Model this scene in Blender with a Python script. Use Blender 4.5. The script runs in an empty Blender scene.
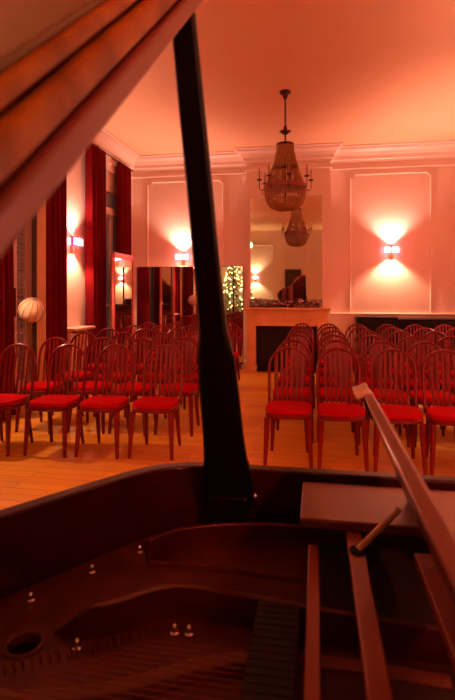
import bpy, bmesh, math, random
from math import pi, sin, cos, radians as R
from mathutils import Vector, Matrix
random.seed(7)
sc = bpy.context.scene
COL = sc.collection

# ------------------------------------------------------------------ materials
def mat(name, col, rough=0.5, metal=0.0, emit=None, estr=0.0, noise=None, bump=0.0, nscale=8.0,
        coat=0.0, trans=0.0, stretch=(1, 1, 1), sheen=0.0, spec=None):
    m = bpy.data.materials.new(name); m.use_nodes = True
    nt = m.node_tree; b = nt.nodes['Principled BSDF']
    b.inputs['Base Color'].default_value = (*col, 1)
    b.inputs['Roughness'].default_value = rough
    b.inputs['Metallic'].default_value = metal
    if spec is not None: b.inputs['Specular IOR Level'].default_value = spec
    if coat: b.inputs['Coat Weight'].default_value = coat; b.inputs['Coat Roughness'].default_value = .12
    if trans: b.inputs['Transmission Weight'].default_value = trans
    if sheen: b.inputs['Sheen Weight'].default_value = sheen
    if emit: b.inputs['Emission Color'].default_value = (*emit, 1); b.inputs['Emission Strength'].default_value = estr
    if noise or bump:
        tc = nt.nodes.new('ShaderNodeTexCoord'); mp = nt.nodes.new('ShaderNodeMapping')
        mp.inputs['Scale'].default_value = stretch
        n = nt.nodes.new('ShaderNodeTexNoise'); n.inputs['Scale'].default_value = nscale; n.inputs['Detail'].default_value = 5
        nt.links.new(tc.outputs['Object'], mp.inputs['Vector']); nt.links.new(mp.outputs[0], n.inputs['Vector'])
        if noise:
            cr = nt.nodes.new('ShaderNodeValToRGB')
            cr.color_ramp.elements[0].position = .35; cr.color_ramp.elements[1].position = .68
            cr.color_ramp.elements[0].color = (*col, 1); cr.color_ramp.elements[1].color = (*noise, 1)
            nt.links.new(n.outputs['Fac'], cr.inputs['Fac']); nt.links.new(cr.outputs['Color'], b.inputs['Base Color'])
        if bump:
            bp = nt.nodes.new('ShaderNodeBump'); bp.inputs['Strength'].default_value = bump; bp.inputs['Distance'].default_value = .01
            nt.links.new(n.outputs['Fac'], bp.inputs['Height']); nt.links.new(bp.outputs['Normal'], b.inputs['Normal'])
    return m

M = {}
M['wall'] = mat('painted_wall', (.80, .60, .52), .6, noise=(.83, .62, .54), nscale=1.5)
M['trim'] = mat('painted_trim', (.84, .64, .56), .45, noise=(.82, .62, .54), nscale=3)
M['ceil'] = mat('painted_ceiling', (.82, .50, .30), .7, noise=(.84, .52, .32), nscale=1.2)
M['chair'] = mat('stained_chair_wood', (.14, .003, .006), .3, noise=(.20, .004, .007), nscale=14, stretch=(1, 1, .15), coat=.12, spec=.3)
M['cushion'] = mat('red_cushion_cloth', (.36, .001, .004), .9, noise=(.43, .002, .005), nscale=40, bump=.2, spec=.05)
M['curtain'] = mat('red_velvet', (.13, .002, .005), .85, noise=(.19, .003, .007), nscale=5, stretch=(3, 3, .2), spec=.12)
M['liner'] = mat('cream_lining', (.75, .5, .3), .8, noise=(.8, .55, .34), nscale=6)
M['mirror'] = mat('mirror_glass', (.88, .84, .78), .01, 1.0)
M['mframe'] = mat('mirror_frame', (.62, .12, .12), .4, noise=(.68, .15, .14), nscale=9)
M['black'] = mat('black_lacquer', (.004, .003, .003), .35, noise=(.005, .003, .003), nscale=6, spec=.25)
M['dark'] = mat('dark_cavity', (.01, .004, .004), .9, noise=(.014, .006, .005), nscale=6)
M['marble'] = mat('mantel_stone', (.72, .36, .13), .4, noise=(.85, .5, .22), nscale=4, bump=.05)
M['pcase'] = mat('piano_mahogany', (.026, .0015, .0015), .4, noise=(.04, .002, .002), nscale=6, stretch=(.4, 4, 4), coat=.2, spec=.3)
M['pin'] = mat('piano_inner_rim', (.03, .002, .002), .55, noise=(.04, .003, .002), nscale=7, stretch=(.5, 4, 4))
M['plate'] = mat('piano_iron_plate', (.07, .008, .002), .5, .3, noise=(.12, .016, .004), nscale=18, bump=.15)
M['board'] = mat('soundboard_spruce', (.14, .025, .01), .5, noise=(.18, .035, .013), nscale=5, stretch=(1, 14, 1))
M['ribs'] = mat('rib_gold_paint', (.075, .009, .002), .35, .5, noise=(.10, .012, .003), nscale=18, bump=.1)
M['lid'] = mat('lid_edge_mahogany', (.15, .035, .03), .35, noise=(.21, .05, .04), nscale=4, stretch=(4, .5, .5), coat=.2)
M['flap'] = mat('figured_flap_wood', (.17, .05, .003), .4, noise=(.42, .16, .010), nscale=14, stretch=(2, 1, 1), coat=.05, spec=.3)
M['lidtop'] = mat('lid_top_wood', (.085, .055, .018), .5, noise=(.11, .07, .025), nscale=5, stretch=(.5, 3, 3), coat=.4)
M['rail'] = mat('desk_rail_wood', (.30, .05, .025), .35, noise=(.38, .07, .035), nscale=8, stretch=(3, .4, 1), coat=.3)
M['desk'] = mat('music_desk_wood', (.17, .032, .014), .35, noise=(.24, .05, .022), nscale=8, stretch=(3, .4, 1), coat=.3)
M['steel'] = mat('polished_steel', (.7, .6, .55), .2, 1.0, noise=(.75, .65, .6), nscale=20)
M['brass'] = mat('aged_brass', (.45, .22, .08), .3, 1.0, noise=(.55, .28, .1), nscale=12)
M['copper'] = mat('string_copper', (.16, .03, .012), .5, .6, noise=(.2, .04, .016), nscale=30)
M['wire'] = mat('dim_steel_wire', (.20, .045, .025), .5, .6, noise=(.24, .06, .03), nscale=30)
M['felt'] = mat('damper_felt', (.012, .006, .006), .9, noise=(.02, .008, .008), nscale=50)
M['ivory'] = mat('ivory_keys', (.75, .68, .55), .25, noise=(.78, .7, .58), nscale=5)
M['bronze'] = mat('dark_bronze', (.07, .02, .010), .4, .6, noise=(.10, .03, .014), nscale=15)
M['crystal'] = mat('amber_crystal_beads', (.28, .13, .045), .25, 0, noise=(.48, .25, .10), nscale=60)
M['garn'] = mat('garnet_bead_band', (.22, .03, .03), .3, .2, noise=(.3, .05, .04), nscale=50)
M['wax'] = mat('dark_red_wax', (.10, .008, .01), .5, noise=(.13, .01, .012), nscale=9)
M['cwax'] = mat('cream_wax', (.75, .5, .35), .5, noise=(.8, .55, .4), nscale=9)
M['leaf'] = mat('dark_garland_leaf', (.10, .03, .035), .5, noise=(.17, .05, .06), nscale=30)
M['bauble'] = mat('silver_bauble', (.6, .3, .4), .25, .6, noise=(.65, .35, .45), nscale=10)
M['rbauble'] = mat('red_bauble', (.6, .02, .02), .2, .4, noise=(.65, .03, .03), nscale=10)
M['needle'] = mat('fir_needles', (.02, .09, .025), .7, noise=(.05, .16, .04), nscale=20)
M['bulb'] = mat('fairy_light', (1, .9, .5), .4, emit=(1, .8, .25), estr=7)
M['shade'] = mat('lit_glass_shade', (1, .7, .8), .4, emit=(1, .66, .62), estr=3.2)
M['pinkshade'] = mat('lit_pink_shade_rim', (.9, .1, .3), .4, emit=(1, .03, .16), estr=1.1)
M['paper'] = mat('cream_paper_globe', (.85, .66, .45), .7, noise=(.88, .7, .5), nscale=3)
M['shutter'] = mat('louvre_shutter', (.30, .19, .13), .6, noise=(.35, .22, .15), nscale=7)
M['radiator'] = mat('radiator_paint', (.8, .55, .42), .4, noise=(.82, .58, .45), nscale=5)
M['picture'] = mat('dark_canvas', (.03, .012, .01), .5, noise=(.10, .04, .03), nscale=5)
M['pictureframe'] = mat('dark_picture_frame', (.05, .02, .012), .4, noise=(.07, .03, .02), nscale=9)
def glass():
    m = bpy.data.materials.new('window_glass'); m.use_nodes = True; nt = m.node_tree
    b = nt.nodes['Principled BSDF']; b.inputs['Roughness'].default_value = .02
    b.inputs['Base Color'].default_value = (.8, .8, .8, 1); b.inputs['Alpha'].default_value = .25
    b.inputs['Specular IOR Level'].default_value = .6
    return m
M['glass'] = glass()
def floor_mat():
    m = bpy.data.materials.new('oak_parquet'); m.use_nodes = True; nt = m.node_tree; b = nt.nodes['Principled BSDF']
    tc = nt.nodes.new('ShaderNodeTexCoord')
    br = nt.nodes.new('ShaderNodeTexBrick'); br.inputs['Scale'].default_value = 1.0
    br.inputs['Brick Width'].default_value = 1.1; br.inputs['Row Height'].default_value = .11
    br.inputs['Mortar Size'].default_value = .003; br.inputs['Bias'].default_value = 0
    br.inputs['Color1'].default_value = (.86, .40, .035, 1); br.inputs['Color2'].default_value = (.72, .30, .022, 1)
    br.inputs['Mortar'].default_value = (.42, .16, .012, 1)
    nt.links.new(tc.outputs['Object'], br.inputs['Vector'])
    mp = nt.nodes.new('ShaderNodeMapping'); mp.inputs['Scale'].default_value = (1, 12, 1)
    n = nt.nodes.new('ShaderNodeTexNoise'); n.inputs['Scale'].default_value = 3; n.inputs['Detail'].default_value = 6
    nt.links.new(tc.outputs['Object'], mp.inputs['Vector']); nt.links.new(mp.outputs[0], n.inputs['Vector'])
    mx = nt.nodes.new('ShaderNodeMix'); mx.data_type = 'RGBA'; mx.blend_type = 'MULTIPLY'; mx.inputs['Factor'].default_value = .45
    nt.links.new(br.outputs['Color'], mx.inputs['A'])
    cr = nt.nodes.new('ShaderNodeValToRGB'); cr.color_ramp.elements[0].color = (.5, .42, .35, 1); cr.color_ramp.elements[1].color = (1.25, 1.2, 1.1, 1)
    nt.links.new(n.outputs['Fac'], cr.inputs['Fac']); nt.links.new(cr.outputs['Color'], mx.inputs['B'])
    nt.links.new(mx.outputs['Result'], b.inputs['Base Color'])
    b.inputs['Roughness'].default_value = .38
    return m
M['floor'] = floor_mat()

# ------------------------------------------------------------------ mesh builder
class MB:
    def __init__(s): s.v = []; s.f = []
    def add(s, vs, fs):
        o = len(s.v); s.v += [tuple(p) for p in vs]; s.f += [tuple(i + o for i in f) for f in fs]; return s
    def box(s, x0, x1, y0, y1, z0, z1, mtx=None):
        vs = [Vector((x, y, z)) for z in (z0, z1) for y in (y0, y1) for x in (x0, x1)]
        if mtx: vs = [mtx @ p for p in vs]
        return s.add(vs, [(0, 2, 3, 1), (4, 5, 7, 6), (0, 1, 5, 4), (2, 6, 7, 3), (0, 4, 6, 2), (1, 3, 7, 5)])
    def tube(s, path, rad, n=8, flat=1.0, closed=False, up=(0, 0, 1)):
        P = [Vector(p) for p in path]; k = len(P)
        if not hasattr(rad, '__len__'): rad = [rad] * k
        vs = []
        for i, p in enumerate(P):
            if closed: t = (P[(i + 1) % k] - P[i - 1])
            else: t = (P[min(i + 1, k - 1)] - P[max(i - 1, 0)])
            t.normalize(); u = Vector(up)
            if abs(t.dot(u)) > .95: u = Vector((0, 1, 0)) if abs(t.y) < .9 else Vector((1, 0, 0))
            a = t.cross(u).normalized(); b = a.cross(t).normalized()
            for j in range(n):
                w = 2 * pi * j / n + pi / n
                vs.append(p + a * cos(w) * rad[i] + b * sin(w) * rad[i] * flat)
        fs = []
        m = k if closed else k - 1
        for i in range(m):
            for j in range(n):
                a0 = i * n + j; a1 = i * n + (j + 1) % n; b0 = ((i + 1) % k) * n + j; b1 = ((i + 1) % k) * n + (j + 1) % n
                fs.append((a0, a1, b1, b0))
        if not closed:
            fs.append(tuple(range(n))[::-1]); fs.append(tuple((k - 1) * n + j for j in range(n)))
        return s.add(vs, fs)
    def lathe(s, prof, c=(0, 0, 0), n=16, mtx=None):
        vs = []
        for r, z in prof:
            for j in range(n):
                w = 2 * pi * j / n; p = Vector((r * cos(w), r * sin(w), z))
                if mtx: p = mtx @ p
                vs.append(p + Vector(c))
        fs = []
        for i in range(len(prof) - 1):
            for j in range(n):
                fs.append((i * n + j, i * n + (j + 1) % n, (i + 1) * n + (j + 1) % n, (i + 1) * n + j))
        fs.append(tuple(range(n))[::-1]); k = (len(prof) - 1) * n; fs.append(tuple(k + j for j in range(n)))
        return s.add(vs, fs)
    def sphere(s, c, r, n=8, sq=1.0):
        prof = [(max(r * sin(pi * i / n), 1e-4), -r * cos(pi * i / n) * sq) for i in range(n + 1)]
        return s.lathe(prof, c, n + 2)
    def prism(s, out, z0, z1, mtx=None):
        n = len(out); vs = [Vector((x, y, z0)) for x, y in out] + [Vector((x, y, z1)) for x, y in out]
        if mtx: vs = [mtx @ p for p in vs]
        return s.add(vs, [tuple(range(n))[::-1], tuple(range(n, 2 * n))] + [(i, (i + 1) % n, n + (i + 1) % n, n + i) for i in range(n)])
    def ring(s, outer, inner, z0, z1):
        n = len(outer); vs = []
        for z in (z0, z1):
            vs += [(x, y, z) for x, y in outer]; vs += [(x, y, z) for x, y in inner]
        fs = []
        for i in range(n):
            j = (i + 1) % n
            fs += [(i, j, 2 * n + j, 2 * n + i), (n + j, n + i, 3 * n + i, 3 * n + j), (2 * n + i, 2 * n + j, 3 * n + j, 3 * n + i), (j, i, n + i, n + j)]
        return s.add(vs, fs)
    def build(s, name, m, parent=None, smooth=False, bevel=0, seg=2, kind=None, label=None):
        me = bpy.data.meshes.new(name); me.from_pydata(s.v, [], s.f)
        bm = bmesh.new(); bm.from_mesh(me); bmesh.ops.recalc_face_normals(bm, faces=bm.faces); bm.to_mesh(me); bm.free()
        me.materials.append(m); o = bpy.data.objects.new(name, me); COL.objects.link(o)
        if smooth:
            for p in me.polygons: p.use_smooth = True
            me.set_sharp_from_angle(angle=R(42))
        if bevel:
            b = o.modifiers.new('bevel', 'BEVEL'); b.width = bevel; b.segments = seg; b.limit_method = 'ANGLE'; b.angle_limit = R(40)
        if parent: o.parent = parent
        if kind: o['kind'] = kind
        if label: o['label'] = label
        return o
def tag(o, label, cat, group=None, kind=None):
    o['label'] = label; o['category'] = cat
    if group: o['group'] = group
    if kind: o['kind'] = kind
    return o
def thing(name, label, cat, loc=(0, 0, 0), rz=0, group=None):
    o = bpy.data.objects.new(name, None); COL.objects.link(o); o.location = loc; o.rotation_euler = (0, 0, rz)
    o.empty_display_size = .1
    return tag(o, label, cat, group)
def dup(root, loc, rz, label=None, group=None):
    r = root.copy(); COL.objects.link(r); r.location = loc; r.rotation_euler = (0, 0, rz)
    if label: r['label'] = label
    if group: r['group'] = group
    def rec(a, b):
        for ch in list(a.children):
            c = ch.copy(); COL.objects.link(c); c.parent = b; rec(ch, c)
    rec(root, r); return r
def catmull(pts, n=6, closed=False):
    out = []; k = len(pts)
    for i in range(k if closed else k - 1):
        g = lambda j: Vector(pts[j % k]) if closed else Vector(pts[min(max(j, 0), k - 1)])
        p0, p1, p2, p3 = g(i - 1), g(i), g(i + 1), g(i + 2)
        for t in [q / n for q in range(n)]:
            out.append(.5 * ((2 * p1) + (p2 - p0) * t + (2 * p0 - 5 * p1 + 4 * p2 - p3) * t * t + (3 * p1 - p0 - 3 * p2 + p3) * t ** 3))
    if not closed: out.append(Vector(pts[-1]))
    return out

# ------------------------------------------------------------------ room
XL, XR, YF, YB, ZC = -3.59, 2.75, 9.6, -2.9, 4.12
CX0, CX1, CY = -1.27, .28, 9.4          # chimney breast
st = dict(kind='structure')
MB().box(XL - .4, XR + .2, YB - .2, YF + .2, -.1, 0).build('floor', M['floor'], **st)
MB().box(XL - .4, XR + .2, YB - .2, YF + .2, ZC, ZC + .1).build('ceiling', M['ceil'], **st)
MB().box(XL - .4, XR + .2, YF, YF + .2, 0, ZC).build('wall_far', M['wall'], **st)
MB().box(XL - .4, XR + .2, YB - .2, YB, 0, ZC).build('wall_behind', M['wall'], **st)
MB().box(XR, XR + .2, YB, YF, 0, ZC).build('wall_right', M['wall'], **st)
# chimney breast with a firebox opening
FX0, FX1, FZ = -1.06, .04, .86
b = MB(); b.box(CX0, FX0, CY, YF, 0, ZC).box(FX1, CX1, CY, YF, 0, ZC).box(FX0, FX1, CY, YF, FZ, ZC)
b.build('wall_chimney', M['wall'], **st)
# left wall with window openings
WIN = [.25, 2.93, 5.63, 8.33]; WH = .72; WZ = 3.6
b = MB(); y = YB
for c in WIN:
    b.box(XL - .25, XL, y, c - WH, 0, ZC); b.box(XL - .25, XL, c - WH, c + WH, WZ, ZC); y = c + WH
b.box(XL - .25, XL, y, YF, 0, ZC)
b.build('wall_left', M['wall'], **st)
# crown moulding profile, (distance from wall, height)
prof = [(0, -.27), (.025, -.27), (.03, -.235), (.05, -.22), (.06, -.16), (.10, -.10), (.16, -.06), (.17, -.03), (.21, -.02), (.21, 0), (0, 0)]
def sweep(path, name, prof=prof, z=ZC, m='trim'):
    # path runs with the room on its right-hand side; mitred corners
    P = [Vector(p) for p in path]; n = len(prof); vs = []; k = len(P)
    for i in range(k):
        d0 = (P[i] - P[i - 1]).normalized() if i else (P[1] - P[0]).normalized()
        d1 = (P[i + 1] - P[i]).normalized() if i < k - 1 else d0
        n0 = Vector((d0.y, -d0.x)); n1 = Vector((d1.y, -d1.x)); h = (n0 + n1); h = h / max(h.dot(n0), .2)
        for d, zz in prof: vs.append((P[i].x + h.x * d, P[i].y + h.y * d, z + zz))
    fs = []
    for i in range(k - 1):
        for j in range(n): fs.append((i * n + j, i * n + (j + 1) % n, (i + 1) * n + (j + 1) % n, (i + 1) * n + j))
    fs += [tuple(range(n)), tuple((k - 1) * n + j for j in range(n))[::-1]]
    MB().add(vs, fs).build(name, M[m], **st)
far_path = [(XL, YF), (CX0, YF), (CX0, CY), (CX1, CY), (CX1, YF), (XR, YF)]
sweep([(XL, YB), *far_path, (XR, YB)], 'trim_1')
pic = [(0, -.018), (.02, -.012), (.024, 0), (.02, .012), (0, .018)]
sweep([(XL, YB), *far_path, (XR, YB)], 'trim_2', pic, 3.74)
base = [(0, 0), (.025, 0), (.025, .13), (.012, .16), (0, .16)]
sweep([(XL, YF), (CX0, YF)], 'baseboard_far_left', base, 0)
sweep([(CX1, YF), (XR, YF)], 'baseboard_far_right', base, 0)
sweep([(XR, YF), (XR, YB)], 'baseboard_right', base, 0)
sweep([(XR, YB), (XL, YB)], 'baseboard_behind', base, 0)
def panel_frame(name, a0, a1, z0, z1, place, r=.018):
    c = .09
    pts = [(a0 + c, z0), (a1 - c, z0), (a1 - c, z0 + c * .6), (a1, z0 + c * .6), (a1, z1 - c), (a1 - c * .5, z1 - c * .25), (a1 - c, z1), (a0 + c, z1), (a0 + c, z1 - c * .6), (a0, z1 - c * .6), (a0, z0 + c * .6), (a0 + c, z0 + c * .6)]
    if name != 'x': MB().tube([place(a, z) for a, z in pts], r, 6, closed=True).build(name, M['trim'], smooth=True, **st)
panel_frame('trim_3', .64, 2.06, 1.0, 3.63, lambda a, z: (a, YF, z))
panel_frame('trim_4', -3.27, -1.75, 1.0, 3.63, lambda a, z: (a, YF, z))
panel_frame('trim_5', -3.1, -1.6, .9, 3.5, lambda a, z: (a, YB, z))
panel_frame('trim_6', -.2, 1.6, .9, 3.5, lambda a, z: (a, YB, z))
for k, (a, bb) in enumerate([(.4, 2.4), (3.2, 5.2), (6.2, 8.6)]):
    panel_frame('trim_%d' % (7 + k), a, bb, .95, 3.6, lambda u, z: (XR, u, z))
# windows on the left wall: frame, transom, casements, glass, louvred shutters outside
for k, c in enumerate(WIN):
    x = XL - .07
    b = MB()
    for s in (-1, 1):
        y0 = c + s * WH; b.box(x - .03, x + .03, min(y0, y0 - s * .09), max(y0, y0 - s * .09), 0, WZ)
        b.box(x - .02, x + .02, min(c, c + s * .09), max(c, c + s * .09), 0, 2.86)
        b.box(x - .02, x + .02, c + s * .36 - .06, c + s * .36 + .06, 0, 2.86)
    b.box(x - .025, x + .025, c - .03, c + .03, 2.9, WZ)
    b.box(x - .03, x + .03, c - WH, c + WH, 3.25, WZ).box(x - .04, x + .05, c - WH, c + WH, 2.84, 2.96)
    b.box(x - .03, x + .03, c - WH, c + WH, 0, .35).box(x - .015, x + .015, c - WH, c + WH, 1.2, 1.25)
    f = b.build('window_%d' % (k + 1), M['trim'], **st)
    MB().box(x - .003, x + .003, c - WH + .05, c + WH - .05, .3, WZ - .06).build('window_pane', M['glass'], f)
    hb = MB().box(x + .02, x + .06, c - .012, c + .012, 1.15, 1.5)
    hb.build('window_handle', M['bronze'], f, bevel=.004)
    for s in ((-1, 1) if k < 3 else ()):
        sh = MB(); a0, a1 = sorted((c + s * .08, c + s * .68))
        sh.box(x - .12, x - .09, a0, a0 + .05, .1, 2.8).box(x - .12, x - .09, a1 - .05, a1, .1, 2.8)
        for q in range(46):
            z = .14 + q * .058; mt = Matrix.Translation((x - .105, 0, z)) @ Matrix.Rotation(R(35), 4, 'Y')
            sh.box(-.028, .028, a0 + .05, a1 - .05, -.004, .004, mt)
        sh.build('shutter', M['shutter'], f)

# curtains
def curtain(y0, y1, label, tops=3.8, seed=0):
    rnd = random.Random(seed); n = 60; fr = 5.5 * (y1 - y0) / .62; vs = []
    zs = [tops - .0, tops - .12, 3.0, 2.2, 1.3, .5, .03]
    ph = rnd.random() * 6
    for j, z in enumerate(zs):
        g = .04 + .012 * j * .6
        sq = 1 - .06 * min(j, 3) / 3
        cy = (y0 + y1) / 2
        for i in range(n + 1):
            t = i / n; yy = cy + (y0 + (y1 - y0) * t - cy) * sq
            xx = XL + .10 + g * sin(2 * pi * fr * t + ph + .15 * j) * (1 + .3 * sin(5 * t + seed))
            vs.append((xx, yy, z))
    fs = [(j * (n + 1) + i, j * (n + 1) + i + 1, (j + 1) * (n + 1) + i + 1, (j + 1) * (n + 1) + i) for j in range(len(zs) - 1) for i in range(n)]
    root = thing('curtain', label, 'curtain', (XL + .10, (y0 + y1) / 2, 0), group='red velvet curtains')
    o = MB().add([(a - XL - .10, bb - (y0 + y1) / 2, cc) for a, bb, cc in vs], fs).build('curtain_cloth', M['curtain'], root, smooth=True)
    s = o.modifiers.new('solid', 'SOLIDIFY'); s.thickness = .006
    h = MB()
    for q in range(7):
        yy = y0 - (y0 + y1) / 2 + (y1 - y0) * (q + .5) / 7
        h.tube([(.022 * cos(w), yy, tops + .012 + .022 * sin(w)) for w in [2 * pi * e / 10 for e in range(10)]], .003, 5, closed=True, up=(0, 1, 0))
    h.build('curtain_rings', M['bronze'], root)
    return root
cn = ['window beside the camera', 'window nearest the piano tail', 'window behind the globe lamp', 'far window by the corner mirror']
for k, c in enumerate(WIN):
    curtain(c - .95, c - .29, 'red floor-length curtain, near side of the ' + cn[k], seed=k * 2)
    lc = curtain(c + (.48 if k == 2 else .31), c + (1.0 if k == 2 else .93), 'red floor-length curtain, far side of the ' + cn[k], seed=k * 2 + 1)
    if k == 2:
        ly0, ly1, cy0 = c + .27, c + .47, c + .74
        vs = []
        for z in (3.8, 2.5, 1.2, .03):
            for i in range(25): vs.append((.01 + .018 * sin(i * .9), ly0 + (ly1 - ly0) * i / 24 - cy0, z))
        lo_ = MB().add(vs, [(j * 25 + i, j * 25 + i + 1, (j + 1) * 25 + i + 1, (j + 1) * 25 + i) for j in range(3) for i in range(24)]).build('curtain_lining', M['liner'], lc, smooth=True, label='cream lining turned outward')
        lo_.modifiers.new('solid', 'SOLIDIFY').thickness = .004
    rr = thing('curtain_rod', 'dark curtain rod above the ' + cn[k], 'curtain rod', (XL + .10, c, 3.812))
    MB().tube([(0, -1.02, 0), (0, 0, 0), (0, .98, 0)], .011, 8).build('rod', M['bronze'], rr, smooth=True)
    for yy in (-.9, .9):
        MB().box(-.15, 0, yy - .01, yy + .01, -.008, .008).build('bracket', M['bronze'], rr)
        MB().sphere((0, yy * 1.02 / .9 + (-.02 if yy < 0 else -.02), 0), .022).build('finial', M['bronze'], rr, smooth=True)

# radiator with shelf, under the left wall lamp
rt = thing('radiator', 'pale radiator with shelf on the left wall between the curtains', 'radiator', (XL + .1, 7.0, 0))
b = MB()
for q in range(8): b.box(-.05, .07, -.29 + q * .071, -.29 + q * .071 + .05, .1, .86)
b.build('radiator_fins', M['radiator'], rt, bevel=.01)
MB().box(-.1, .16, -.32, .32, .9, .935).build('shelf', M['radiator'], rt, bevel=.006)
for yy in (-.25, .23): MB().box(-.03, .04, yy - .03, yy + .03, 0, .9).build('foot', M['radiator'], rt)

# ------------------------------------------------------------------ wall lamps
def spot(name, loc, d, power, col, size=R(120), blend=.6, rad=.03):
    l = bpy.data.lights.new(name, 'SPOT'); l.energy = power; l.color = col; l.spot_size = size; l.spot_blend = blend; l.shadow_soft_size = rad
    o = bpy.data.objects.new(name, l); COL.objects.link(o); o.location = loc
    o.rotation_euler = Vector(d).to_track_quat('-Z', 'Y').to_euler(); return o
def point(name, loc, power, col, rad=.05):
    l = bpy.data.lights.new(name, 'POINT'); l.energy = power; l.color = col; l.shadow_soft_size = rad
    o = bpy.data.objects.new(name, l); COL.objects.link(o); o.location = loc; return o
WARM = (1, .40, .25)
def sconce(loc, rz, label, k=1.0, cu=(1, .52, .37), cw=(1, .50, .28)):
    # local -Y faces the room
    t = thing('wall_lamp', label, 'wall lamp', loc, rz, 'twin-shade wall lamps')
    MB().box(-.035, .035, -.02, 0, -.16, .09).build('backplate', M['brass'], t, bevel=.006)
    MB().tube([(0, -.02, -.12), (0, -.06, -.16), (0, -.09, -.10), (0, -.09, .02)], .007, 6).build('stem', M['brass'], t, smooth=True)
    for s in (-1, 1):
        a = MB().tube([(0, -.09, -.08), (s * .04, -.09, -.11), (s * .075, -.09, -.07)], .006, 6).build('arm', M['brass'], t, smooth=True)
        h = MB()
        w, hh = .05, .05
        for (x0, x1, y0, y1) in ((-w, w, -w, -w + .004), (-w, w, w - .004, w), (-w, -w + .004, -w, w), (w - .004, w, -w, w)):
            h.box(s * .075 + x0, s * .075 + x1, -.09 + y0 * .8, -.09 + y1 * .8, -hh, hh)
        sh = h.build('shade', M['shade'], t)
        r = MB()
        for z in (-hh - .012, hh):
            for (x0, x1, y0, y1) in ((-w - .006, w + .006, -w - .006, -w + .006), (-w - .006, w + .006, w - .006, w + .006), (-w - .006, -w + .006, -w, w), (w - .006, w + .006, -w, w)):
                r.box(s * .075 + x0, s * .075 + x1, -.09 + y0 * .8, -.09 + y1 * .8, z, z + .012)
        r.box(s * (.075 + w), s * (.075 + w) + s * .02, -.11, -.07, -hh, hh)
        r.build('shade_rim', M['pinkshade'], sh, label='glowing pink shade rim')
    mw = Matrix.Translation(loc) @ Matrix.Rotation(rz, 4, 'Z')
    f = (mw.to_3x3() @ Vector((0, -1, 0)))
    spot('lamp_up', mw @ Vector((0, -.13, .06)), (f.x * .02, f.y * .02, 1), 98 * k, cu, R(118), .7, .05)
    spot('lamp_down', mw @ Vector((0, -.13, -.09)), (f.x * .02, f.y * .02, -1), 84 * k, cw, R(118), .5, .05)
    point('lamp_glow', mw @ Vector((0, -.17, 0)), 6 * k, (1, .12, .09), .08)
    return t
sconce((1.36, YF, 2.22), 0, 'lit wall lamp centred in the panel right of the fireplace')
sconce((-2.54, YF, 2.14), 0, 'lit wall lamp above the mirror panels beside the lid prop', 1.1)
sconce((XL, 7.03, 2.2), R(90), 'lit wall lamp on the left wall between two curtains', .8)
sconce((XR, 7.4, 2.2), R(-90), 'lit wall lamp on the right wall, far panel', 1.3)
sconce((XR, 4.2, 2.2), R(-90), 'lit wall lamp on the right wall, middle panel')
sconce((XL, 4.52, 2.2), R(90), 'lit wall lamp on the left wall nearer the piano', .9)
sconce((XL, 1.6, 2.2), R(90), 'added unseen fill lamp on the left wall beside the piano tail', .55)  # added out of view to raise the warm ambient light
sconce((XR, 1.2, 2.2), R(-90), 'added unseen fill lamp on the right wall beside the keyboard', .55)  # extra lamp out of view, warms the floor and walls
sconce((1.7, YB, 2.1), R(180), 'added fill lamp on the wall behind the piano, right of the painting', .9, (1, .72, .38), (1, .7, .35))  # second rear lamp, added only for more warm fill
sconce((-2.35, YB, 2.1), R(180), 'lit wall lamp on the wall behind the piano, left of the painting', .75, (1, .72, .38), (1, .7, .35))

# ------------------------------------------------------------------ mirrors in the far left corner
def mirror_panel(label, loc, rz, w, h, fw=.02, top=.03, fm='bronze'):
    t = thing('standing_mirror', label, 'mirror', loc, rz, 'tall mirror panels in the far left corner')
    MB().box(0, w, -.006, .006, .12, h - top).build('mirror_glass', M['mirror'], t)
    b = MB().box(0, fw, -.02, .02, .1, h).box(w - fw, w, -.02, .02, .1, h).box(0, w, -.02, .02, .1, .13).box(0, w, -.02, .02, h - top, h)
    b.build('mirror_frame', M[fm], t, bevel=.002)
    for q in (.06, w - .1):
        MB().box(q, q + .04, -.14, .14, .0, .1).build('foot', M['black'], t)
W3 = .70
names = ['tall mirror panel on the far wall, leftmost beside the curtain', 'tall mirror panel on the far wall under the wall lamp', 'tall mirror panel on the far wall beside the fireplace, reflecting fairy lights']
for k in range(3):
    mirror_panel(names[k], (-3.43 + k * W3, 9.43, 0), R(1.2) if k == 2 else 0, W3 - .004, 1.95, .01, .008)
mirror_panel('pink-framed mirror panel standing angled along the left wall', (-3.19, 7.66, 0), R(91), .95, 2.1, .05, .09, 'mframe')

# ------------------------------------------------------------------ fireplace
f = thing('fireplace', 'carved stone mantelpiece with dark firebox below the tall mirror', 'fireplace', (-.51, CY, 0))
f0 = -.51
H = 1.175
b = MB().box(CX0 - f0 - .02, CX1 - f0 + .0, -.27, 0, H - .03, H).box(CX0 - f0 + .0, CX1 - f0 - .02, -.245, 0, H - .055, H - .03)
b.build('mantel_shelf', M['marble'], f, bevel=.006)
MB().box(CX0 - f0 + .03, CX1 - f0 - .05, -.2, 0, FZ + .06, H - .055).build('frieze', M['marble'], f, bevel=.004)
for (a0, a1) in ((-.62, -.27), (-.22, .20), (.25, .60)):
    q = MB(); z0, z1 = .96, 1.09
    for (p0, p1, r0, r1) in ((a0, a1, z0, z0 + .02), (a0, a1, z1 - .02, z1), (a0, a0 + .02, z0, z1), (a1 - .02, a1, z0, z1)): q.box(p0, p1, -.225, -.2, r0, r1)
    q.build('frieze_panel', M['marble'], f)
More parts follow.
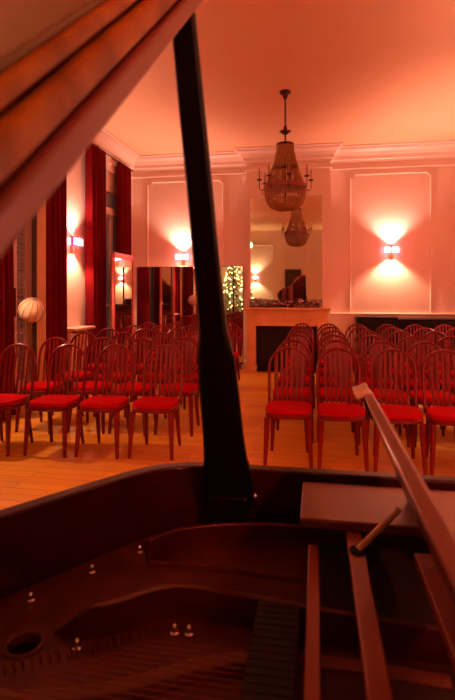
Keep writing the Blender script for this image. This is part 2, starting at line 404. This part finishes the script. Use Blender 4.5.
for s0, s1 in ((-.72, -.56), (.55, .71)):
    p = MB().box(s0, s1, -.2, 0, .12, FZ + .06).box(s0 - .015, s1 + .015, -.22, 0, 0, .12).box(s0 - .01, s1 + .01, -.21, 0, FZ + .0, FZ + .05)
    pl = p.build('pilaster', M['marble'], f, bevel=.004)
    MB().box(s0 + .04, s1 - .04, -.208, -.2, .18, FZ - .06).build('pilaster_panel', M['marble'], pl, bevel=.003)
MB().box(-.56, .55, -.18, -.02, FZ - .02, FZ + .06).build('lintel', M['marble'], f)
b = MB().box(-.56, -.54, -.02, .19, 0, FZ).box(.53, .55, -.02, .19, 0, FZ).box(-.56, .55, .17, .19, 0, FZ).box(-.56, .55, -.02, .19, FZ - .02, FZ).box(-.56, .55, -.17, .19, 0.001, .012)
b.build('firebox', M['dark'], f)
MB().box(-.54, .53, -.13, -.11, .012, .84).build('fire_screen', M['dark'], f)

mm = thing('overmantel_mirror', 'tall narrow-framed mirror above the fireplace, reflecting the chandelier', 'mirror', (-.53, CY - .008, H + .01), R(.4))
MB().box(-.66, .66, -.014, -.004, .01, 2.04).build('mirror_glass', M['mirror'], mm)
b = MB().box(-.69, -.655, -.035, -.002, 0, 2.07).box(.655, .69, -.035, -.002, 0, 2.07).box(-.69, .69, -.035, -.002, 2.035, 2.07).box(-.69, .69, -.03, -.002, 0, .015)
b.build('mirror_frame', M['trim'], mm, bevel=.006)

# mantel decorations
gl = thing('garland', 'dark leafy garland with small silver baubles lying along the mantel shelf', 'garland', (-.53, CY - .148, H))
b = MB(); rnd = random.Random(3)
for q in range(1500):
    x = rnd.uniform(-.66, .66); r = .075; a = rnd.uniform(0, pi); rr_ = r * math.sqrt(rnd.random())
    c = Vector((x, rr_ * cos(a) * 1.3, .012 + rr_ * sin(a) * 1.9 + .012 * sin(x * 9)))
    mt = Matrix.Translation(c) @ Matrix.Rotation(rnd.uniform(0, 6), 4, 'Z') @ Matrix.Rotation(rnd.uniform(-1.2, 1.2), 4, 'X')
    vs = [mt @ Vector(p) for p in ((0, -.022, 0), (.008, 0, .003), (0, .022, 0), (-.008, 0, .003))]
    b.add(vs, [(0, 1, 2, 3)])
b.build('leaves', M['leaf'], gl, kind='stuff')
for q in range(40):
    x = -.63 + q * .032; MB().sphere((x, rnd.uniform(-.10, -.06), .025 + rnd.uniform(0, .09)), rnd.uniform(.012, .022), 8).build('bauble', M['bauble'], gl, smooth=True)
def candle(x, y, h, r, label, m):
    t = thing('pillar_candle', label, 'candle', (x, y, H), group='candles on the mantel')
    MB().lathe([(r, 0), (r, h - .008), (r * .9, h), (r * .5, h - .006), (.001, h - .006)], n=16).build('wax_body', M[m], t, smooth=True)
    MB().tube([(0, 0, h - .01), (.002, 0, h + .012)], .0015, 5).build('wick', M['dark'], t)
candle(-.56, CY - .055, .36, .04, 'tallest dark red pillar candle standing behind the mantel garland', 'wax')
candle(-.44, CY - .06, .40, .04, 'dark pillar candle to the right of its shorter twin behind the garland', 'wax')
candle(-.27, CY - .055, .16, .035, 'short pale candle right of the two dark candles on the mantel', 'cwax')

# painting on the wall behind the camera (seen in the overmantel mirror)
pt = thing('painting', 'tall dark framed painting on the wall behind the piano', 'painting', (-.75, YB, 0))
MB().box(-.3, .3, .002, .03, 1.0, 2.4).build('canvas', M['picture'], pt)
MB().box(-.34, -.29, 0, .05, .96, 2.44).box(.29, .34, 0, .05, .96, 2.44).box(-.34, .34, 0, .05, .96, 1.01).box(-.34, .34, 0, .05, 2.39, 2.44).build('picture_frame', M['pictureframe'], pt, bevel=.005)

# ------------------------------------------------------------------ chandelier
ch = thing('chandelier', 'bronze and amber crystal basket chandelier hanging before the fireplace mirror', 'chandelier', (-.39, 6.75, 0))
MB().lathe([(.001, ZC), (.075, ZC), (.078, ZC - .02), (.045, ZC - .04), (.03, ZC - .08), (.012, ZC - .11), (.001, ZC - .11)]).build('ceiling_rose', M['bronze'], ch, smooth=True)
MB().tube([(0, 0, ZC - .1), (0, 0, 3.40)], .011, 8).build('rod', M['bronze'], ch, smooth=True)
MB().lathe([(.001, 3.56), (.03, 3.55), (.075, 3.585), (.08, 3.59), (.03, 3.60), (.02, 3.66), (.001, 3.66)]).build('collar', M['bronze'], ch, smooth=True)
MB().lathe([(.10, 3.385), (.118, 3.40), (.118, 3.425), (.105, 3.43), (.04, 3.44), (.02, 3.44), (.02, 3.42), (.10, 3.40)], n=24).build('crown_ring', M['bronze'], ch, smooth=True)
b = MB()
for q in range(64):
    w = 2 * pi * q / 64; pth = []
    for t in range(9):
        u = t / 8; r = .108 + (.27 - .108) * (u ** 1.5); pth.append((r * cos(w), r * sin(w), 3.395 - .545 * u))
    b.tube(pth, [.0085, .0055] * 4 + [.0085], 5)
b.build('crystal_tent', M['crystal'], ch, smooth=True, kind='stuff')
MB().lathe([(.262, 2.825), (.285, 2.83), (.29, 2.845), (.285, 2.875), (.275, 2.88), (.262, 2.865), (.262, 2.825)], n=32).build('bead_ring', M['garn'], ch, smooth=True)
b = MB()
for q in range(64):
    w = 2 * pi * q / 64; pth = []
    for t in range(10):
        u = t / 9 * pi / 2; r = .275 * cos(u) ** .55 if t < 9 else .03; pth.append((max(r, .03) * cos(w), max(r, .03) * sin(w), 2.83 - .29 * sin(u)))
    b.tube(pth, [.0095, .0065] * 5, 5)
for zz, u in ((0, .25), (0, .55), (0, .9), (0, 1.2)):
    r = .275 * cos(u) ** .55; z = 2.83 - .29 * sin(u)
    b.tube([(r * cos(w), r * sin(w), z) for w in [2 * pi * e / 36 for e in range(36)]], .005, 5, closed=True)
b.build('crystal_basket', M['crystal'], ch, smooth=True, kind='stuff')
MB().lathe([(.001, 2.53), (.02, 2.54), (.035, 2.56), (.03, 2.575), (.001, 2.575)]).build('bottom_finial', M['bronze'], ch, smooth=True)
MB().tube([(0, 0, 3.42), (0, 0, 2.56)], .012, 6).build('inner_stem', M['bronze'], ch)
for q in range(8):
    w = 2 * pi * q / 8 + .2
    g = lambda r, z: (r * cos(w), r * sin(w), z)
    a = MB().tube([g(.27, 2.84), g(.31, 2.80), g(.335, 2.81), g(.345, 2.84), g(.345, 2.93)], .006, 6).build('arm', M['bronze'], ch, smooth=True)
    MB().lathe([(.001, 2.93), (.03, 2.935), (.036, 2.95), (.012, 2.955), (.001, 2.955)], (.345 * cos(w), .345 * sin(w), 0), 10).build('drip_pan', M['bronze'], a, smooth=True)
    MB().lathe([(.009, 2.95), (.009, 3.06), (.004, 3.09), (.001, 3.10)], (.345 * cos(w), .345 * sin(w), 0), 8).build('candle_tube', M['crystal'], a, smooth=True)
    b = MB()
    for (dz) in (.0, .03, .055): b.sphere((.30 * cos(w), .30 * sin(w), 2.80 - dz), .008, 5, 1.4)
    b.build('pendant_drop', M['garn'], a, smooth=True)

# ------------------------------------------------------------------ bentwood chairs
def make_chair():
    t = thing('bentwood_chair', '', 'chair')
    def outline(w, d, e=3.6, n=28, back=.93):
        out = []
        for i in range(n):
            a = 2 * pi * i / n; c, s = cos(a), sin(a)
            x = w * math.copysign(abs(c) ** (2 / e), c); y = d * math.copysign(abs(s) ** (2 / e), s)
            out.append((x * (1 - (1 - back) * (y / d + 1) / 2), y))
        return out
    MB().prism(outline(.203, .200), .395, .432).build('seat_frame', M['chair'], t, smooth=True, bevel=.008)
    # cushion: domed rounded square
    vs = []; rings = [(.98, .432), (1.012, .438), (1.012, .460), (.985, .468), (.88, .4715), (.5, .4735), (.05, .474)]
    o0 = outline(.198, .196)
    for k, z in rings: vs += [(x * k, y * k, z) for x, y in o0]
    n = 28; fs = [(i * n + j, i * n + (j + 1) % n, (i + 1) * n + (j + 1) % n, (i + 1) * n + j) for i in range(len(rings) - 1) for j in range(n)]
    fs += [tuple(range(n))[::-1], tuple((len(rings) - 1) * n + j for j in range(n))]
    MB().add(vs, fs).build('cushion', M['cushion'], t, smooth=True, label='bright red seat cushion')
    for s in (-1, 1):
        MB().tube([(s * .174, -.165, .40), (s * .178, -.175, .25), (s * .186, -.19, .08), (s * .190, -.197, 0)], [.026, .023, .018, .015], 8).build('leg', M['chair'], t, smooth=True)
        MB().tube([(s * .15, .16, .40), (s * .152, .18, .22), (s * .158, .21, .08), (s * .162, .225, 0)], [.023, .021, .017, .014], 8).build('leg', M['chair'], t, smooth=True)
    back = lambda z: .175 + .085 * (z - .42) / .5
    Rr = .186; zc = .95 - .012 - Rr
    pth = [(-.178, back(.41), .41), (-.182, back(.55), .55), (-.185, back(.68), .68)]
    for i in range(13):
        a = pi - pi * i / 12; pth.append((Rr * cos(a), back(zc + Rr * sin(a)), zc + Rr * sin(a)))
    pth += [(.185, back(.68), .68), (.182, back(.55), .55), (.178, back(.41), .41)]
    MB().tube(pth, .0135, 8, up=(0, 1, 0)).build('back_hoop', M['chair'], t, smooth=True)
    for x in (-.115, -.069, -.023, .023, .069, .115):
        zt = zc + math.sqrt(Rr * Rr - x * x) - .004
        MB().tube([(x * .92, back(.43) - .004, .425), (x, back(.65) - .006, .65), (x, back(zt), zt)], [.0125, .0125, .0105], 6, flat=.55, up=(0, 1, 0)).build('spindle', M['chair'], t, smooth=True)
    return t
proto = make_chair(); first = True
ordn = ['front', 'second', 'third', 'fourth', 'fifth', 'sixth']
colR = [-.215, .225, .67, 1.115, 1.54, 1.98]; colL = [-1.41, -1.88, -2.34, -2.86]
seatw = ['aisle seat', 'second seat from the aisle', 'third seat from the aisle', 'fourth seat from the aisle', 'fifth seat from the aisle', 'sixth seat from the aisle']
rnd = random.Random(11)
for k in range(6):
    for side, cols in (('left', colL), ('right', colR)):
        for j, x in enumerate(cols):
            lab = 'red-cushioned bentwood chair, %s row of the %s block, %s' % (ordn[k], side, seatw[j])
            grp = 'bentwood chairs in the %s block' % side
            amp = .010 if k == 0 else .012
            loc = (x + (.10 if side == 'left' and j == 3 and k > 3 else 0) + rnd.uniform(-amp, amp), 4.39 + k * .73 - (.045 * j if side == 'left' else 0) + rnd.uniform(-.03, .03) * (k > 0), 0); rz = R(rnd.uniform(-2.5, 2.5))
            if first:
                proto.location = loc; proto.rotation_euler = (0, 0, rz); proto['label'] = lab; proto['group'] = grp; first = False
            else: dup(proto, loc, rz, lab, grp)

# ------------------------------------------------------------------ black sideboards on the right
def sideboard(x0, x1, label, h):
    t = thing('sideboard', label, 'sideboard', ((x0 + x1) / 2, 9.33, 0)); w = (x1 - x0) / 2 - .004
    MB().box(-w, w, -.2, .2, .08, h - .035).build('body', M['black'], t, bevel=.004)
    MB().box(-w, w, -.22, .22, h - .035, h - .01).build('top', M['black'], t, bevel=.003)
    for s in (-1, 1):
        d = MB().box(*sorted((s * .01, s * (w - .02))), -.215, -.2, .12, h - .06).build('door', M['black'], t, bevel=.003)
        MB().box(*sorted((s * .03, s * .045)), -.235, -.215, .5, .62).build('handle', M['brass'], d)
        for yy in (-.17, .17): MB().box(s * (w - .05) - .02, s * (w - .05) + .02, yy - .02, yy + .02, 0, .08).build('foot', M['black'], t)
sideboard(.72, 1.42, 'black sideboard nearer the fireplace, against the right-hand panelled wall', 1.03)
sideboard(1.42, 2.62, 'long black sideboard in the far right corner of the room', 1.0)
sweep([(CX1, YF), (XR, YF)], 'trim_10', [(0, -.02), (.035, -.02), (.045, .0), (.035, .02), (0, .02)], 1.06)

# ------------------------------------------------------------------ globe lamp in front of the left window
g = thing('globe_lamp', 'unlit round paper globe lamp on a stand before the near left window', 'floor lamp', (-3.27, 5.43, 0))
MB().sphere((0, 0, 1.24), .15, 16).build('paper_globe', M['paper'], g, smooth=True)
b = MB(); tl = Matrix.Rotation(R(28), 3, 'Y') @ Matrix.Rotation(R(15), 3, 'X')
for q in range(6):
    w = pi * q / 6
    b.tube([tl @ Vector((.151 * cos(e) * cos(w), .151 * cos(e) * sin(w), .151 * sin(e))) + Vector((0, 0, 1.24)) for e in [2 * pi * t / 28 for t in range(28)]], .0022, 4, closed=True)
b.build('rib', M['bronze'], g)
MB().tube([(0, 0, .02), (0, 0, 1.1)], .011, 8).build('pole', M['brass'], g, smooth=True)
MB().lathe([(.001, 0), (.13, 0), (.13, .015), (.02, .03), (.001, .03)]).build('base', M['brass'], g, smooth=True)

# ------------------------------------------------------------------ fir tree (seen in the mirror panels)
tr = thing('christmas_tree', 'fir tree with fairy lights and red baubles in the corner behind the piano', 'christmas tree', (-2.89, -2.15, 0))
MB().tube([(0, 0, 0), (0, 0, 3.3)], [.05, .01], 8).build('trunk', M['bronze'], tr)
b = MB(); rnd = random.Random(5)
trad = lambda z: min(.56, .62 * (3.4 - z) / 2.6 + .02)
for q in range(6500):
    z = .35 + 3.0 * (1 - math.sqrt(rnd.random()) * .999); r = trad(z) * (.35 + .65 * math.sqrt(rnd.random())); w = rnd.uniform(0, 2 * pi)
    c = Vector((r * cos(w), r * sin(w), z)); d = Vector((cos(w), sin(w), -.3)) + Vector((rnd.uniform(-.6, .6), rnd.uniform(-.6, .6), rnd.uniform(-.5, .5))); d.normalize()
    s = d.cross(Vector((0, 0, 1))).normalized() * .014; b.add([c - s, c + s, c + d * .11], [(0, 1, 2)])
b.build('branches', M['needle'], tr, kind='stuff')
for q in range(100):
    z = rnd.uniform(.7, 2.9); w = rnd.uniform(0, 2 * pi); r = trad(z) * 1.02
    MB().sphere((r * cos(w), r * sin(w), z), .028, 5).build('fairy_light', M['bulb'], tr)
for q in range(30):
    z = rnd.uniform(.7, 2.8); w = rnd.uniform(0, 2 * pi); r = trad(z)
    MB().sphere((r * cos(w), r * sin(w), z), .045, 8).build('bauble', M['rbauble'], tr, smooth=True)

# ------------------------------------------------------------------ grand piano
P = thing('grand_piano', 'open mahogany grand piano in the foreground with its lid propped up', 'grand piano', (0, .5, 0))
def PB(mb, name, m, parent=None, **k):      # geometry is given in room coordinates; shift to the piano's origin
    mb.v = [(x, y - .5, z) for x, y, z in mb.v]
    return mb.build(name, M[m], parent or P, **k)
bent = [(-.12, 1.29), (-.28, 1.288), (-.36, 1.268), (-.43, 1.222), (-.50, 1.13), (-.565, 1.035), (-.635, .93), (-.73, .82), (-.87, .72), (-1.02, .63), (-1.15, .50), (-1.22, .32), (-1.20, .10), (-1.08, -.13), (-.9, -.222), (-.7, -.235)]
out = [(.98, 1.29), (.6, 1.29), (.3, 1.29)] + [tuple(p) for p in catmull(bent, 6)] + [(-.3, -.235), (.2, -.235), (.98, -.235)]
def offset(poly, d):
    n = len(poly); res = []
    for i in range(n):
        p0, p1, p2 = Vector(poly[i - 1]), Vector(poly[i]), Vector(poly[(i + 1) % n])
        a = (p1 - p0).normalized(); c = (p2 - p1).normalized(); na = Vector((-a.y, a.x)); nc = Vector((-c.y, c.x))
        h = na + nc; h = h / max(h.dot(na), .3); res.append(tuple(p1 + h * d))
    return res
inn = offset(out, .036)
PB(MB().ring(out, inn, .66, 1.0), 'case_rim', 'pcase', bevel=.004, smooth=True)
PB(MB().ring(offset(out, .0365), offset(out, .05), .66, .838), 'inner_rim', 'pin', smooth=True)
PB(MB().prism(offset(out, .01), .63, .68), 'bottom_board', 'pcase')
# soundboard and iron plate with round opening
def clipx(poly, xm): return [(min(x, xm), y) for x, y in poly]
PB(MB().prism(clipx(offset(out, .05), .36), .77, .785), 'soundboard', 'board')
ol = [p for p in clipx(offset(out, .051), .34)]
cl = []
for p in ol:
    if not cl or (Vector(p) - Vector(cl[-1])).length > .004: cl.append(p)
hc, hr = (-.484, .780), .026
bm = bmesh.new()
def loop(pts):
    vs = [bm.verts.new((x, y - .5, .84)) for x, y in pts]; return [bm.edges.new((vs[i], vs[(i + 1) % len(vs)])) for i in range(len(vs))]
hole = lambda c, rx, ry, n=24: [(c[0] + rx * cos(2 * pi * i / n), c[1] + ry * sin(2 * pi * i / n)) for i in range(n)]
es = loop(cl) + loop(hole(hc, hr, hr)) + loop(hole((-.72, .5), .05, .05)) + loop(hole((-.85, .25), .05, .05))
bmesh.ops.triangle_fill(bm, edges=es, use_beauty=True, use_dissolve=False)
me = bpy.data.meshes.new('iron_plate'); bm.to_mesh(me); bm.free(); me.materials.append(M['plate'])
po = bpy.data.objects.new('iron_plate', me); COL.objects.link(po); po.parent = P
sm = po.modifiers.new('solid', 'SOLIDIFY'); sm.thickness = .012; sm.offset = 0
for c, r in ((hc, hr), ((-.72, .5), .05), ((-.85, .25), .05)):
    PB(MB().tube([(c[0] + (r + .004) * cos(w), c[1] + (r + .004) * sin(w), .847) for w in [2 * pi * e / 28 for e in range(28)]], .005, 6, closed=True), 'plate_hole_lip', 'plate', smooth=True)
# curved ribs standing on the plate
def rib(pts, z0, z1, th, name, m='plate', ramp=0):
    c = catmull(pts, 6); L, Rr_ = [], []
    for i, p in enumerate(c):
        d = (c[min(i + 1, len(c) - 1)] - c[max(i - 1, 0)]).normalized(); n = Vector((-d.y, d.x)) * th / 2; L.append(tuple(p + n)); Rr_.append(tuple(p - n))
    b = MB(); k = len(L)
    zt = lambda i: z1 if i >= ramp else z0 + .002 + (z1 - z0 - .002) * (.5 - .5 * cos(pi * i / ramp))
    vs = [(x, y, z0) for x, y in L] + [(x, y, z0) for x, y in Rr_] + [(x, y, zt(i)) for i, (x, y) in enumerate(L)] + [(x, y, zt(i)) for i, (x, y) in enumerate(Rr_)]
    fs = []
    for i in range(k - 1): fs += [(i, i + 1, 2 * k + i + 1, 2 * k + i), (k + i + 1, k + i, 3 * k + i, 3 * k + i + 1), (2 * k + i, 2 * k + i + 1, 3 * k + i + 1, 3 * k + i), (i + 1, i, k + i, k + i + 1)]
    fs += [(0, k, 3 * k, 2 * k), (k - 1, 3 * k - 1, 4 * k - 1, 2 * k - 1)][:1] + [(k - 1, 2 * k - 1, 4 * k - 1, 3 * k - 1)]
    b.add(vs, fs); return PB(b, name, 'ribs' if name == 'plate_rib' and z1 > .89 else m, smooth=True, bevel=.003)
rib([(-.46, .83), (-.42, .815), (-.37, .825), (-.33, .85), (-.296, .88), (-.25, .903), (-.156, .90), (-.0255, .883), (.1, .87), (.19, .86), (.33, .85)],   .84, .90, .012, 'plate_rib', ramp=12)
rib([(-.36, 1.06), (-.31, 1.12), (-.22, 1.165), (-.12, 1.185), (.0, 1.19), (.1, 1.19)], .84, .90, .012, 'plate_rib')
rib([(-.36, 1.06), (-.2, 1.065), (-.02, 1.05)], .84, .856, .012, 'plate_rib')
rib([(-.70, .66), (-.6, .60), (-.4, .55), (-.1, .52), (.3, .50)], .84, .875, .02, 'plate_rib')
rib([(-1.05, .3), (-.6, .22), (-.1, .18), (.3, .16)], .84, .885, .025, 'plate_rib')
# bolts along the bent side
for (x, y) in ((-.538, .891), (-.465, 1.003), (-.393, 1.10), (-.66, .76), (-.84, .62), (-.24, .848), (-.215, .850), (-.39, .785)):
    PB(MB().lathe([(.008, .846), (.008, .851), (.005, .853), (.005, .862), (.003, .865), (.001, .866)], (x, y, 0), 10), 'plate_bolt', 'steel', smooth=True)
# bridge
rib([(-.58, .70), (-.45, .66), (-.3, .70), (-.16, .78), (-.02, .81), (.2, .80)], .84, .862, .025, 'bridge', 'board')
# strings
for q in range(62):
    t = q / 61; y0 = .0 + .80 * t; xe = -1.0 + .72 * t ** 1.2; ye = y0 + .02 + .06 * (1 - t) - .02
    ye = min(ye, .80)
    PB(MB().tube([(.01, y0, .868), (xe, ye, .866)], .0011 if q > 20 else .0017, 4), 'string', 'copper' if q < 24 else 'wire')
for q in range(26):
    t = q / 25; y0 = .93 + .24 * t; xe = -.33 + .14 * t
    PB(MB().tube([(.01, y0, .868), (xe, y0 - .03 + .05 * t, .858)], .001, 4), 'string', 'wire')
# hitch pins
for q in range(34):
    t = q / 33; x = -.66 + .38 * t; y = .64 + .20 * t ** 1.3
    PB(MB().tube([(x, y, .846), (x - .003, y, .862)], .0022, 5), 'hitch_pin', 'wire')
# dampers
for q in range(44):
    y = .18 + q * .016
    d = PB(MB().box(-.098, -.026, y, y + .015, .872, .902), 'damper', 'felt', bevel=.002)
PB(MB().box(.012, .335, .875, 1.19, .846, .862), 'action_felt', 'felt')
PB(MB().box(.012, .335, .10, .84, .846, .856), 'action_felt', 'pin')
# pinblock / key bed / keys
PB(MB().box(.34, .44, -.12, 1.23, .70, .90), 'pin_block', 'pin')
PB(MB().box(.60, 1.10, -.235, 1.29, .62, .67), 'key_bed', 'pcase', bevel=.004)
PB(MB().box(.70, .72, -.13, 1.24, .67, .90), 'fallboard', 'pcase', bevel=.004)
kb = [PB(MB().box(.73, .90, -.12 + i * .0258, -.12 + i * .0258 + .0248, .70, .722), 'white_key', 'ivory', bevel=.001) for i in range(52)]
for i in range(51):
    if i % 7 in (0, 2, 3, 5, 6): PB(MB().box(.73, .83, -.1 + i * .0258, -.1 + i * .0258 + .011, .722, .735), 'black_key', 'black')
# music desk frame: two rails, treble end board
PB(MB().box(.061, .091, .15, 1.12, .945, .965), 'desk_rail', 'rail', bevel=.003)
PB(MB().box(-.014, .008, .15, 1.06, .90, .92), 'desk_rail', 'rail', bevel=.003)
eb = [(-.03, 1.03), (-.03, 1.235), (.62, 1.235), (.62, .98), (.30, .98), (.27, 1.0), (.25, 1.03)]
PB(MB().prism(eb, .965, .985), 'desk_end_board', 'desk', bevel=.004)
PB(MB().box(.070, .084, 1.09, 1.11, .965, .973), 'rail_stop', 'brass', bevel=.003)
# music desk panel, leaning toward the tail; root on the rails
a = Vector((.2125, 0, .975)); bb = Vector((.109, 0, 1.222)); ax = (bb - a).normalized(); nn = Vector((ax.z, 0, -ax.x))
def slab(y0, y1, u0, u1, t0, t1):
    vs = [a + ax * u + nn * t + Vector((0, y, 0)) for t in (t0, t1) for y in (y0, y1) for u in (u0, u1)]
    return MB().add(vs, [(0, 1, 3, 2), (4, 6, 7, 5), (0, 4, 5, 1), (2, 3, 7, 6), (0, 2, 6, 4), (1, 5, 7, 3)])
dk = PB(slab(.34, 1.16, 0, (bb - a).length, -.008, .014), 'music_desk', 'desk', bevel=.004)
PB(slab(1.12, 1.19, (bb - a).length - .004, (bb - a).length + .012, -.024, .010), 'desk_catch', 'ivory', dk, bevel=.003, label='pale brass catch')
PB(slab(1.10, 1.175, (bb - a).length - .05, (bb - a).length - .004, -.012, .0), 'desk_catch_stem', 'felt', dk, label='dark catch stem')
PB(MB().box(.175, .215, .34, .95, .955, .975), 'music_ledge', 'rail', bevel=.003)
PB(MB().tube([(.078, .955, .968), (.115, .98, .995), (.158, 1.0, 1.03)], .0065, 8), 'desk_strut', 'radiator', smooth=True)
PB(MB().lathe([(.016, .965), (.016, .969), (.001, .969)], (.078, .955, 0), 10), 'strut_socket', 'dark')
# lid
TH = R(40.4); HY, HZ = -.235, 1.008
LM = Matrix.Translation((0, HY, HZ)) @ Matrix.Rotation(TH, 4, 'X')
XLD = -.198
lo = [(x, y - HY) for x, y in offset(out, -.012) if x < XLD]
lo = [(XLD, 1.535)] + lo + [(XLD, -.012)]
lid = PB(MB().prism(lo, 0, .028, LM), 'lid', 'lid', bevel=.005, label='raised lid with folded front flap')
fl = [(XLD - .004, -.01), (XLD - .004, 1.53), (-.36, 1.51), (-.44, 1.46), (-.52, 1.37), (-.58, 1.27), (-.62, 1.2), (-.62, -.01)]
PB(MB().prism(fl, .031, .062, LM), 'lid_flap', 'flap', lid, bevel=.010, seg=3, label='orange figured front flap folded onto the lid')
fl2 = [(x if x < -.3 else XLD - .010, y) for x, y in fl]
PB(MB().prism(fl2, .067, .086, LM), 'flap_moulding', 'flap', lid, bevel=.008, seg=3)
fl3 = [(x if x < -.3 else XLD - .016, y) for x, y in fl]
PB(MB().prism(fl3, .086, .094, LM), 'flap_face', 'lidtop', lid, bevel=.003)
# lid prop
def prop():
    b0 = Vector((-.203, 1.19, .965)); b1 = Vector((-.221, .832, 1.914)); d = (b1 - b0); L = d.length; d.normalize()
    s = Vector((1, 0, 0)); s = (s - d * s.dot(d)).normalized(); t = d.cross(s)
    prof_ = [(-.03, .064), (.0, .062), (.05, .058), (.10, .050), (.16, .046), (.25, .044), (.36, .040), (.395, .034), (.43, .029), (.55, .0265), (.8, .0235), (L, .0205)]
    vs = []; fs = []
    for h, w in prof_:
        c = b0 + d * h
        for (q, r) in ((-1, -.5), (-.8, -1), (.8, -1), (1, -.5), (1, .5), (.8, 1), (-.8, 1), (-1, .5)): vs.append(c + s * w * q + t * .014 * r)
    for i in range(len(prof_) - 1):
        for j in range(8): fs.append((i * 8 + j, i * 8 + (j + 1) % 8, (i + 1) * 8 + (j + 1) % 8, (i + 1) * 8 + j))
    fs += [tuple(range(8))[::-1], tuple((len(prof_) - 1) * 8 + j for j in range(8))]
    return MB().add(vs, fs)
pp = PB(prop(), 'lid_prop', 'black', smooth=True, label='black lid prop stick')
PB(MB().box(-.25, -.155, 1.17, 1.25, .90, .962), 'prop_block', 'black', bevel=.008)
for x in (-.262, -.142): PB(MB().sphere((x, 1.195, .955), .008, 8), 'prop_screw', 'steel', pp, smooth=True)
# legs, lyre
for (x, y) in ((.80, -.03), (.80, 1.14), (-.98, .25)):
    lg = PB(MB().lathe([(.07, .64), (.075, .56), (.05, .52), (.062, .46), (.055, .3), (.04, .12), (.05, .09), (.035, .07), (.02, .06)], (x, y, 0), 16), 'leg', 'pcase', smooth=True)
    PB(MB().lathe([(.026, 0), (.03, .03), (.026, .06)], (x, y, 0), 12), 'caster', 'brass', lg, smooth=True)
ly = PB(MB().box(.62, .66, .5, .53, .14, .64).box(.62, .66, .59, .62, .14, .64).box(.58, .72, .42, .70, .08, .14), 'pedal_lyre', 'pcase', bevel=.005)
for y in (.48, .55, .62): PB(MB().box(.70, .86, y, y + .022, .10, .115), 'pedal', 'brass', ly, bevel=.003)

# ------------------------------------------------------------------ red fill spotlights with invented housings, added on the rear wall
def fill_spot(loc, target, power, col, label, size=R(40)):
    t = thing('fill_spotlight', label, 'spotlight', loc)
    d = (Vector(target) - Vector(loc)).normalized(); q = d.to_track_quat('-Z', 'Y').to_matrix().to_4x4()
    MB().lathe([(.05, .12), (.09, .10), (.095, -.08), (.085, -.08), (.08, .06), (.001, .06)], mtx=q).build('lamp_housing', M['black'], t, smooth=True)
    MB().box(-.015, .015, -.25, .0, .10, .13).build('yoke', M['black'], t)
    spot('fill_beam', Vector(loc) + d * .12, d, power, col, size, .6, .12)
fill_spot((-2.6, YB + .25, 3.5), (.6, 6, .5), 330, (1, .10, .05), 'added black spotlight for red fill, high on the left of the wall behind the piano')
fill_spot((1.9, YB + .25, 3.5), (-1.4, 6, .5), 330, (1, .10, .05), 'added black spotlight for red fill, high on the right of the wall behind the piano')
wd = bpy.data.worlds.new('night'); wd.use_nodes = True; wd.node_tree.nodes['Background'].inputs[0].default_value = (.02, .015, .02, 1); wd.node_tree.nodes['Background'].inputs[1].default_value = .5
sc.world = wd

# ------------------------------------------------------------------ camera
cd = bpy.data.cameras.new('camera'); cam = bpy.data.objects.new('camera', cd); COL.objects.link(cam)
cam.location = (0, 0, 1.44); cam.rotation_euler = (R(90), 0, R(9.83))
cd.sensor_width = 36; cd.lens = 505 / 700 * 36; cd.shift_y = -57 / 700; cd.clip_start = .02
cd.dof.use_dof = True; cd.dof.focus_distance = 6.0; cd.dof.aperture_fstop = 5.6
sc.camera = cam
sc.view_settings.view_transform = 'Standard'; sc.view_settings.look = 'None'; sc.view_settings.exposure = .5; sc.view_settings.gamma = 1
